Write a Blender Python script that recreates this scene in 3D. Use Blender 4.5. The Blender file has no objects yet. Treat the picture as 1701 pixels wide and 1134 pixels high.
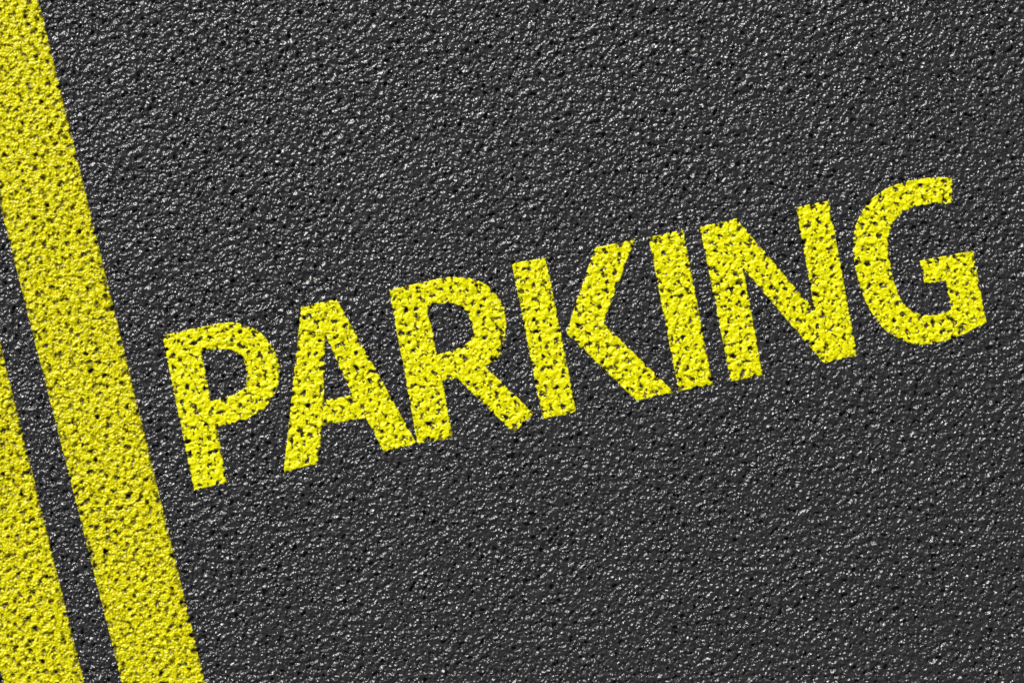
import bpy, math
import numpy as np

# ------------------------------------------------------------------ camera, sky, sun, exposure
# world: 1 unit = 1 m, z up.  U is the size of one lettering unit (2 mm); the middle of the patch is the origin.
U = 0.002
CX, CY = 850.5, 567.0
scene = bpy.context.scene

cam_data = bpy.data.cameras.new("camera")
cam = bpy.data.objects.new("camera", cam_data)
scene.collection.objects.link(cam)
cam_data.sensor_fit = 'HORIZONTAL'
cam_data.sensor_width = 36.0
cam_data.lens = 85.0
CAM_H = 1701 * U * cam_data.lens / 36.0
cam.location = (0.0, 0.0, CAM_H)
cam.rotation_euler = (0.0, 0.0, 0.0)
cam_data.clip_start = 0.05
cam_data.clip_end = 1000.0
scene.camera = cam

SUN_ELEV = math.radians(40.0)
SUN_AZ = math.radians(122.0)            # measured from +x counter-clockwise: the sun stands up-left of the lettering
sun_dir = (math.cos(SUN_ELEV) * math.cos(SUN_AZ), math.cos(SUN_ELEV) * math.sin(SUN_AZ), math.sin(SUN_ELEV))

world = bpy.data.worlds.new("World")
scene.world = world
world.use_nodes = True
wn = world.node_tree
for n in list(wn.nodes):
    wn.nodes.remove(n)
w_out = wn.nodes.new('ShaderNodeOutputWorld')
w_bg = wn.nodes.new('ShaderNodeBackground')
w_sky = wn.nodes.new('ShaderNodeTexSky')
w_sky.sky_type = 'NISHITA'
w_sky.sun_disc = False
w_sky.sun_elevation = SUN_ELEV
w_sky.sun_rotation = math.radians(90.0) - SUN_AZ
w_sky.dust_density = 2.0
w_bg.inputs['Strength'].default_value = 0.05
wn.links.new(w_sky.outputs['Color'], w_bg.inputs['Color'])
wn.links.new(w_bg.outputs['Background'], w_out.inputs['Surface'])

sun_data = bpy.data.lights.new("sun", 'SUN')
sun_data.energy = 4.0
sun_data.angle = math.radians(0.5)
sun_data.color = (1.0, 0.985, 0.95)
sun = bpy.data.objects.new("sun", sun_data)
scene.collection.objects.link(sun)
from mathutils import Vector
sun.rotation_euler = Vector(sun_dir).to_track_quat('Z', 'Y').to_euler()
sun.location = Vector(sun_dir) * 20.0

scene.view_settings.view_transform = 'Standard'
scene.view_settings.look = 'None'
scene.view_settings.gamma = 1.0
scene.view_settings.exposure = 0.0
scene.cycles.max_bounces = 4

# ------------------------------------------------------------------ the grid every surface is cut from
STEP = 0.85
MARGIN = 170.0


def axis(lo, hi, far):
    inner = np.arange(lo, hi + 0.5 * STEP, STEP)
    out, s, p = [], STEP, 0.0
    while p < far:
        s *= 1.11
        p += s
        out.append(p)
    out = np.array(out)
    return np.concatenate([(lo - out)[::-1], inner, hi + out]), len(out), len(inner)


GX, NXO, NXI = axis(-MARGIN, 1701 + MARGIN, 60000.0)
GY, NYO, NYI = axis(-MARGIN, 1134 + MARGIN, 60000.0)      # y runs down the page here, flipped when meshes are made

# ------------------------------------------------------------------ relief of the asphalt (in units of U)
rng = np.random.default_rng(20)
PH, PW = NYI, NXI
fy = np.fft.fftfreq(PH)[:, None]
fx = np.fft.rfftfreq(PW)[None, :]
FR = np.sqrt(fx * fx + fy * fy) / STEP


def band(lam, width=0.45, seed_gen=rng):
    """gaussian noise whose grains are about lam across"""
    f0 = 1.0 / lam
    filt = np.exp(-0.5 * (np.log(np.maximum(FR, 1e-6) / f0) / width) ** 2)
    a = np.fft.irfft2(np.fft.rfft2(seed_gen.standard_normal((PH, PW))) * filt, s=(PH, PW))
    return a / a.std()


def blur(a, sig):
    return np.fft.irfft2(np.fft.rfft2(a) * np.exp(-2 * (math.pi * sig * FR) ** 2), s=(PH, PW))


n_fine = band(4.5, 0.30)
n_mid = band(9.0, 0.35)
n_big = band(20.0, 0.40)
n_wide = band(60.0, 0.50)
n_edge = band(7.0, 0.5)
n_chip = band(18.5, 0.40)
n_clump = band(32.0, 0.5)
n_frag = band(8.0, 0.45)
n_patch = band(110.0, 0.5)
ridge = 1.0 - np.abs(band(13.0, 0.40))                     # wrinkled skin of the bitumen
pit_a = np.clip(-(band(23.0, 0.35) + 0.28 * n_mid) - 1.35, 0.0, 1.1)

amp = np.clip(0.95 + 0.28 * n_wide + 0.42 * n_clump + 0.18 * n_patch, 0.15, 2.4)                                  # some patches are coarser than others
H_SOFT = 0.60 * n_big + 0.20 * n_mid + 0.52 * ridge - 4.4 * pit_a - 1.7 * np.clip(n_chip - 1.15, 0, 1.3)
H_FULL = H_SOFT + amp * (0.125 * n_fine + 0.13 * n_mid)
H_PAINT = blur(H_SOFT, 1.0) * 0.85 + 0.11 * n_fine + 0.11 * n_mid - 1.5 * np.clip(n_chip - 0.7, 0, 1.6)
crinkle = 1.0 - np.abs(band(11.0, 0.45))                   # the older stripe paint has shrunk into small folds
H_OLD = H_PAINT + 0.04 * n_fine + 0.06 * n_mid + 0.62 * crinkle - 1.2 * np.clip(n_chip - 0.3, 0, 1.8)


def spread(a):
    """put an inner field on the full grid, flat outside"""
    full = np.zeros((len(GY), len(GX)), dtype=np.float64)
    full[NYO:NYO + NYI, NXO:NXO + NXI] = a
    return full


def ramp(g, lo, hi, w):
    return np.clip(np.minimum(g - lo, hi - g) / w, 0.0, 1.0)


fade = ramp(GY, -MARGIN, 1134 + MARGIN, 150.0)[:, None] * ramp(GX, -MARGIN, 1701 + MARGIN, 150.0)[None, :]
FADE = fade.copy()
GH = spread(H_FULL) * fade
PHT = spread(H_PAINT) * fade
OLD = spread(H_OLD) * fade
EDGE = spread(n_edge)
CHIP = spread(0.72 * n_chip + 0.55 * n_frag + 0.16 * n_fine + 0.8 * np.clip(pit_a * 2.5, 0, 1.6) + 0.16 * n_clump)
PIT = spread(pit_a)

XX, YY = np.meshgrid(GX, GY)


def grid_mesh(name, xs, ys, zs, face_mask, mat, attrs=None):
    """one mesh from a rectangular block of the grid; only the cells in face_mask are kept"""
    ny, nx = xs.shape
    idx = np.arange(ny * nx).reshape(ny, nx)
    a, b, c, d = idx[:-1, :-1], idx[:-1, 1:], idx[1:, 1:], idx[1:, :-1]
    quads = np.stack([a, d, c, b], axis=-1)[face_mask]       # y is flipped below, so this winding faces up
    used, inv = np.unique(quads, return_inverse=True)
    quads = inv.reshape(-1, 4)
    co = np.empty((len(used), 3), dtype=np.float32)
    co[:, 0] = (xs.ravel()[used] - CX) * U
    co[:, 1] = (CY - ys.ravel()[used]) * U
    co[:, 2] = zs.ravel()[used] * U
    me = bpy.data.meshes.new(name)
    me.vertices.add(len(used))
    me.vertices.foreach_set('co', co.ravel())
    nq = len(quads)
    me.loops.add(nq * 4)
    me.loops.foreach_set('vertex_index', quads.ravel().astype(np.int32))
    me.polygons.add(nq)
    me.polygons.foreach_set('loop_start', np.arange(0, nq * 4, 4, dtype=np.int32))
    me.update(calc_edges=True)
    for k, v in (attrs or {}).items():
        at = me.attributes.new(k, 'FLOAT', 'POINT')
        at.data.foreach_set('value', v.ravel()[used].astype(np.float32))
    me.shade_smooth()
    me.materials.append(mat)
    return me


# ------------------------------------------------------------------ materials
def nodes_of(mat):
    mat.use_nodes = True
    nt = mat.node_tree
    return nt, nt.nodes['Principled BSDF']


def attr(nt, name):
    n = nt.nodes.new('ShaderNodeAttribute')
    n.attribute_name = name
    return n.outputs['Fac']


def noise(nt, scale, detail=2.0, rough=0.5):
    tc = nt.nodes.new('ShaderNodeTexCoord')
    n = nt.nodes.new('ShaderNodeTexNoise')
    n.inputs['Scale'].default_value = scale
    n.inputs['Detail'].default_value = detail
    n.inputs['Roughness'].default_value = rough
    mp = nt.nodes.new('ShaderNodeMapping')
    mp.inputs['Location'].default_value = (31.37, 17.73, 5.41)      # keeps the flat ground off the noise lattice planes
    nt.links.new(tc.outputs['Object'], mp.inputs['Vector'])
    nt.links.new(mp.outputs['Vector'], n.inputs['Vector'])
    return n.outputs['Fac']


def math_node(nt, op, a, b=None, clamp=False):
    n = nt.nodes.new('ShaderNodeMath')
    n.operation = op
    n.use_clamp = clamp
    for i, v in enumerate((a, b)):
        if v is None:
            continue
        if isinstance(v, (int, float)):
            n.inputs[i].default_value = v
        else:
            nt.links.new(v, n.inputs[i])
    return n.outputs[0]


def ramp_node(nt, fac, stops):
    n = nt.nodes.new('ShaderNodeValToRGB')
    el = n.color_ramp.elements
    while len(el) < len(stops):
        el.new(0.5)
    for e, (p, c) in zip(el, stops):
        e.position = p
        e.color = (*c, 1.0)
    nt.links.new(fac, n.inputs['Fac'])
    return n.outputs['Color']


def mix(nt, fac, a, b):
    n = nt.nodes.new('ShaderNodeMix')
    n.data_type = 'RGBA'
    for s, v in ((n.inputs[0], fac), (n.inputs[6], a), (n.inputs[7], b)):
        if isinstance(v, tuple):
            s.default_value = (*v, 1.0)
        elif isinstance(v, (int, float)):
            s.default_value = v
        else:
            nt.links.new(v, s)
    return n.outputs[2]


def outer_bump(nt, base_dist):
    """fine grain everywhere; the coarse grain takes over where the mesh relief fades out beyond the lettering"""
    far = attr(nt, 'far')
    coarse = math_node(nt, 'MULTIPLY', noise(nt, 68.0, 1.0, 0.5), far)
    b1 = nt.nodes.new('ShaderNodeBump')
    b1.inputs['Distance'].default_value = 0.0082
    b1.inputs['Strength'].default_value = 1.0
    nt.links.new(coarse, b1.inputs['Height'])
    b2 = nt.nodes.new('ShaderNodeBump')
    b2.inputs['Distance'].default_value = base_dist
    b2.inputs['Strength'].default_value = 1.0
    nt.links.new(noise(nt, 300.0, 2.0, 0.6), b2.inputs['Height'])
    nt.links.new(b1.outputs['Normal'], b2.inputs['Normal'])
    return b2.outputs['Normal']


def bitumen(nt):
    return ramp_node(nt, noise(nt, 110.0, 3.0, 0.65),
                     [(0.30, (0.024, 0.0222, 0.0200)), (0.55, (0.033, 0.0307, 0.0280)), (0.75, (0.055, 0.0515, 0.0475))])


asphalt_mat = bpy.data.materials.new("asphalt")
nt, bsdf = nodes_of(asphalt_mat)
nt.links.new(bitumen(nt), bsdf.inputs['Base Color'])
bsdf.inputs['Roughness'].default_value = 0.38
bsdf.inputs['Specular IOR Level'].default_value = 0.74
rr = math_node(nt, 'MULTIPLY_ADD', noise(nt, 180.0, 2.0), 0.20)
rr.node.inputs[2].default_value = 0.10
polish = math_node(nt, 'MULTIPLY', noise(nt, 2.2, 3.0, 0.6), 0.12)       # some areas are more polished than others
rr = math_node(nt, 'ADD', rr, polish)
nt.links.new(rr, bsdf.inputs['Roughness'])
nt.links.new(outer_bump(nt, 0.0008), bsdf.inputs['Normal'])


def paint_material(name, light, dark, thins, chips, bare, stain, rough, spec):
    m = bpy.data.materials.new(name)
    nt, bsdf = nodes_of(m)
    base = ramp_node(nt, noise(nt, 90.0, 4.0, 0.65), [(0.32, dark), (0.60, light)])
    wear = attr(nt, 'wear')
    thin = ramp_node(nt, wear, [(thins, (0, 0, 0)), (chips, (1, 1, 1))])
    gone = ramp_node(nt, wear, [(bare, (0, 0, 0)), (min(1.0, bare + 0.10), (1, 1, 1))])
    worn = mix(nt, math_node(nt, 'MULTIPLY', thin, 0.9), base, stain)
    col = mix(nt, gone, worn, bitumen(nt))
    nt.links.new(col, bsdf.inputs['Base Color'])
    bsdf.inputs['Roughness'].default_value = rough
    bsdf.inputs['Specular IOR Level'].default_value = spec
    nt.links.new(outer_bump(nt, 0.0006), bsdf.inputs['Normal'])
    return m


letter_paint = paint_material("bright_yellow_paint", (0.93, 0.885, 0.0), (0.84, 0.79, 0.0), 0.57, 0.69, 0.705, (0.15, 0.125, 0.006), 0.36, 0.28)
stripe_paint = paint_material("weathered_yellow_paint", (0.81, 0.745, 0.0), (0.66, 0.60, 0.0), 0.515, 0.72, 0.80, (0.15, 0.125, 0.005), 0.32, 0.30)

# ------------------------------------------------------------------ the ground
all_cells = np.ones((len(GY) - 1, len(GX) - 1), dtype=bool)
ground_me = grid_mesh("asphalt_ground", XX, YY, GH, all_cells, asphalt_mat, {'far': 1.0 - FADE})
ground = bpy.data.objects.new("asphalt_ground", ground_me)
scene.collection.objects.link(ground)
ground['label'] = "dark glossy rough asphalt pavement under the yellow markings"
ground['kind'] = "structure"


# ------------------------------------------------------------------ outlines
def smooth_outline(pts):
    """points (x, y) lie on a curve, points (x, y, 1) are corners"""
    out, n = [], len(pts)
    for i in range(n):
        p1, p2 = pts[i], pts[(i + 1) % n]
        p0 = p1 if len(p1) == 3 else pts[i - 1]
        p3 = p2 if len(p2) == 3 else pts[(i + 2) % n]
        q0, q1, q2, q3 = (np.array(p[:2], float) for p in (p0, p1, p2, p3))
        steps = 1 if len(p1) == 3 and len(p2) == 3 else 5
        for k in range(steps):
            t = k / steps
            out.append(0.5 * ((2 * q1) + (q2 - q0) * t + (2 * q0 - 5 * q1 + 4 * q2 - q3) * t * t
                              + (-q0 + 3 * q1 - 3 * q2 + q3) * t ** 3))
    return np.array(out)


def signed_distance(xs, ys, loops):
    """negative inside"""
    d2 = np.full(xs.shape, 1e18)
    inside = np.zeros(xs.shape, dtype=bool)
    for lp in loops:
        for i in range(len(lp)):
            ax, ay = lp[i]
            bx, by = lp[(i + 1) % len(lp)]
            ex, ey = bx - ax, by - ay
            L2 = ex * ex + ey * ey
            if L2 < 1e-9:
                continue
            t = np.clip(((xs - ax) * ex + (ys - ay) * ey) / L2, 0, 1)
            d2 = np.minimum(d2, (xs - ax - t * ex) ** 2 + (ys - ay - t * ey) ** 2)
            if ay != by:
                cross = ((ay > ys) != (by > ys)) & (xs < (bx - ax) * (ys - ay) / (by - ay) + ax)
                inside ^= cross
    d = np.sqrt(d2)
    return np.where(inside, -d, d)


THICK = 1.1          # 2 mm of road paint


def paint(name, loops, mat, ragged=0.45, parent=None, relief=PHT, rim=3.0):
    loops = [smooth_outline(lp) for lp in loops]
    allp = np.concatenate(loops)
    x0, y0 = allp.min(0) - 4
    x1, y1 = allp.max(0) + 4
    ix = slice(max(0, np.searchsorted(GX, x0) - 1), np.searchsorted(GX, x1) + 1)
    iy = slice(max(0, np.searchsorted(GY, y0) - 1), np.searchsorted(GY, y1) + 1)
    xs, ys = XX[iy, ix], YY[iy, ix]
    sd = signed_distance(xs, ys, loops) + ragged * EDGE[iy, ix] * FADE[iy, ix] * 0.5 + 2.5 * np.clip(PIT[iy, ix] - 0.2, 0, 1) * ragged
    inside = sd <= 0
    g = GH[iy, ix]
    top = np.maximum(relief[iy, ix] + THICK, g + 0.25)
    feather = np.clip(-sd / 1.5, 0, 1)
    top = g + 0.2 + (top - g - 0.2) * feather
    z = np.where(inside, top, g - 0.4)
    cells = inside[:-1, :-1] & inside[:-1, 1:] & inside[1:, 1:] & inside[1:, :-1]
    grow = inside[:-1, :-1] | inside[:-1, 1:] | inside[1:, 1:] | inside[1:, :-1]
    wear = 0.5 + 0.16 * CHIP[iy, ix] + 0.15 * np.clip(1 + sd / rim, 0, 1)
    me = grid_mesh(name, xs, ys, z, grow, mat, {'wear': wear, 'far': 1.0 - FADE[iy, ix]})
    ob = bpy.data.objects.new(name, me)
    scene.collection.objects.link(ob)
    if parent is not None:
        ob.parent = parent
    return ob


def tag(ob, label, category, group=None):
    ob['label'] = label
    ob['category'] = category
    if group:
        ob['group'] = group


def line_x(a, b, y):
    return a + b * y


# the two long lines run on well past the lettering, above and below
YT, YB = -1500.0, 2700.0
wide = [[(51 + 0.2555 * (YT - 540), YT, 1), (64 + 0.2447 * YT, YT, 1),
         (64 + 0.2447 * YB, YB, 1), (51 + 0.2555 * (YB - 540), YB, 1)]]
o = paint("parking_line", wide, stripe_paint, 0.5, relief=OLD, rim=8.0)
tag(o, "long yellow painted parking line nearest the letter P", "parking line", "pair of parallel yellow lines")
outer = [[(0.25 * (YT - 1110), YT, 1), (115.5 + 0.2475 * (YT - 1034), YT, 1),
          (115.5 + 0.2475 * (YB - 1034), YB, 1), (0.25 * (YB - 1110), YB, 1)]]
o = paint("parking_line", outer, stripe_paint, 0.5, relief=OLD, rim=8.0)
tag(o, "yellow painted parking line at the outer left edge, farther from the letter P", "parking line",
    "pair of parallel yellow lines")

WORD = "letters of the word PARKING"

letter_p = [
    [(269.7, 557, 1), (314.5, 546.8), (338, 542), (351, 539.3), (370, 536.3), (390, 535.5), (409, 540), (428.6, 549.5),
     (444, 563.5), (454.5, 579.7), (461.5, 597), (465, 613.5), (464.5, 630), (460, 647), (452, 662), (440, 678),
     (422, 690.5), (402.7, 699), (383, 704), (361, 709, 1), (377, 802, 1), (322, 814, 1)],
    [(335.2, 585.5, 1), (353, 581.8), (370, 580.2), (386, 582.5), (400, 590.5), (406.6, 603), (409.5, 621),
     (409, 637), (401, 647), (388, 655), (371.5, 661), (350, 665.5, 1)]]
letter_a = [
    [(500.2, 509, 1), (559.5, 497, 1), (692.8, 736.8, 1), (638, 750.6, 1), (608, 694.5, 1), (535, 707, 1),
     (529, 769.5, 1), (471, 784.5, 1)],
    [(540.5, 557, 1), (585, 655.5, 1), (538, 664.5, 1)]]
letter_r = [
    [(646, 481.5, 1), (696.4, 469.8), (731.7, 462), (750, 460), (767, 460.3), (788, 464), (809.3, 474), (825.5, 490.8),
     (835.4, 508), (840, 525), (841, 541.6), (839, 560), (835, 577), (829, 592), (818, 602), (805.6, 608.2, 1),
     (887.4, 686.5, 1), (853.5, 719, 1), (759, 628, 1), (735, 632.5, 1), (752.6, 727.4, 1), (693.5, 736.8, 1)],
    [(710.5, 508.6, 1), (731.7, 504.2), (750, 503.8), (763, 508), (774, 517.6), (781, 530.3), (785.3, 544.4),
     (784.5, 559), (775.4, 570), (761.3, 578.3), (740, 585), (726, 589.6, 1)]]
k_stem = [[(850, 437, 1), (907, 428, 1), (958, 685.5, 1), (901.5, 695.5, 1)]]
k_arm = [[(988, 411.7, 1), (1055.5, 396.5, 1), (1003, 537, 1), (1121, 652, 1), (1057.5, 665.5, 1), (943, 556, 1),
          (941, 549, 1)]]
letter_i = [[(1077, 394, 1), (1135, 381.7, 1), (1184.3, 639, 1), (1127.5, 650.5, 1)]]
letter_n = [[(1162.6, 377, 1), (1223, 363, 1), (1353, 515, 1), (1322.2, 344, 1), (1377.2, 333.3, 1), (1424, 590, 1),
             (1369, 603.5, 1), (1235, 447, 1), (1267.7, 623.3, 1), (1214, 634.4, 1)]]
letter_g = [
    [(1582, 295.6, 1), (1581.5, 338, 1), (1559, 338.6), (1535.8, 341), (1516, 345.8), (1500, 353.5), (1489, 364),
     (1481, 376.5), (1477, 391), (1475.8, 405), (1476.2, 419), (1478.8, 435), (1482.5, 455), (1487.5, 473), (1493.8, 490.5),
     (1502, 504), (1512.5, 514), (1526, 521), (1542.4, 523.5), (1557.5, 522), (1569, 518.5), (1580, 514.5, 1),
     (1571, 466, 1), (1536, 472.5, 1), (1528, 433, 1), (1616, 416.5, 1), (1639, 535.5, 1), (1617.8, 547.5),
     (1586, 561.5), (1559, 569), (1534, 572.6), (1514, 571), (1493.8, 562.8), (1471.5, 549), (1455, 529.5),
     (1442, 509), (1432.2, 487), (1425.4, 467), (1421, 447), (1418.2, 427), (1417, 407), (1418.5, 388.6), (1421, 376),
     (1426.5, 362), (1435.8, 345.4), (1449.4, 329.4), (1468, 316), (1486.4, 307.4), (1505, 301.2), (1525, 297.3),
     (1548, 295.2), (1566.7, 294.8)]]

for outline, label in (
        (letter_p, "yellow painted capital letter P, the first letter of the word PARKING"),
        (letter_a, "yellow painted capital letter A between the P and the R"),
        (letter_r, "yellow painted capital letter R with an angled leg, between the A and the K"),
        (letter_i, "yellow painted capital letter I, a single slanted bar between the K and the N"),
        (letter_n, "yellow painted capital letter N between the I and the G"),
        (letter_g, "yellow painted rounded capital letter G ending the word PARKING")):
    ob = paint("painted_letter", outline, letter_paint)
    tag(ob, label, "letter", WORD)

k_root = bpy.data.objects.new("painted_letter", None)
scene.collection.objects.link(k_root)
k_root.empty_display_size = 0.05
tag(k_root, "yellow painted capital letter K, a bar and a separate chevron, after the R", "letter", WORD)
paint("letter_bar", k_stem, letter_paint, parent=k_root)
paint("letter_chevron", k_arm, letter_paint, parent=k_root)
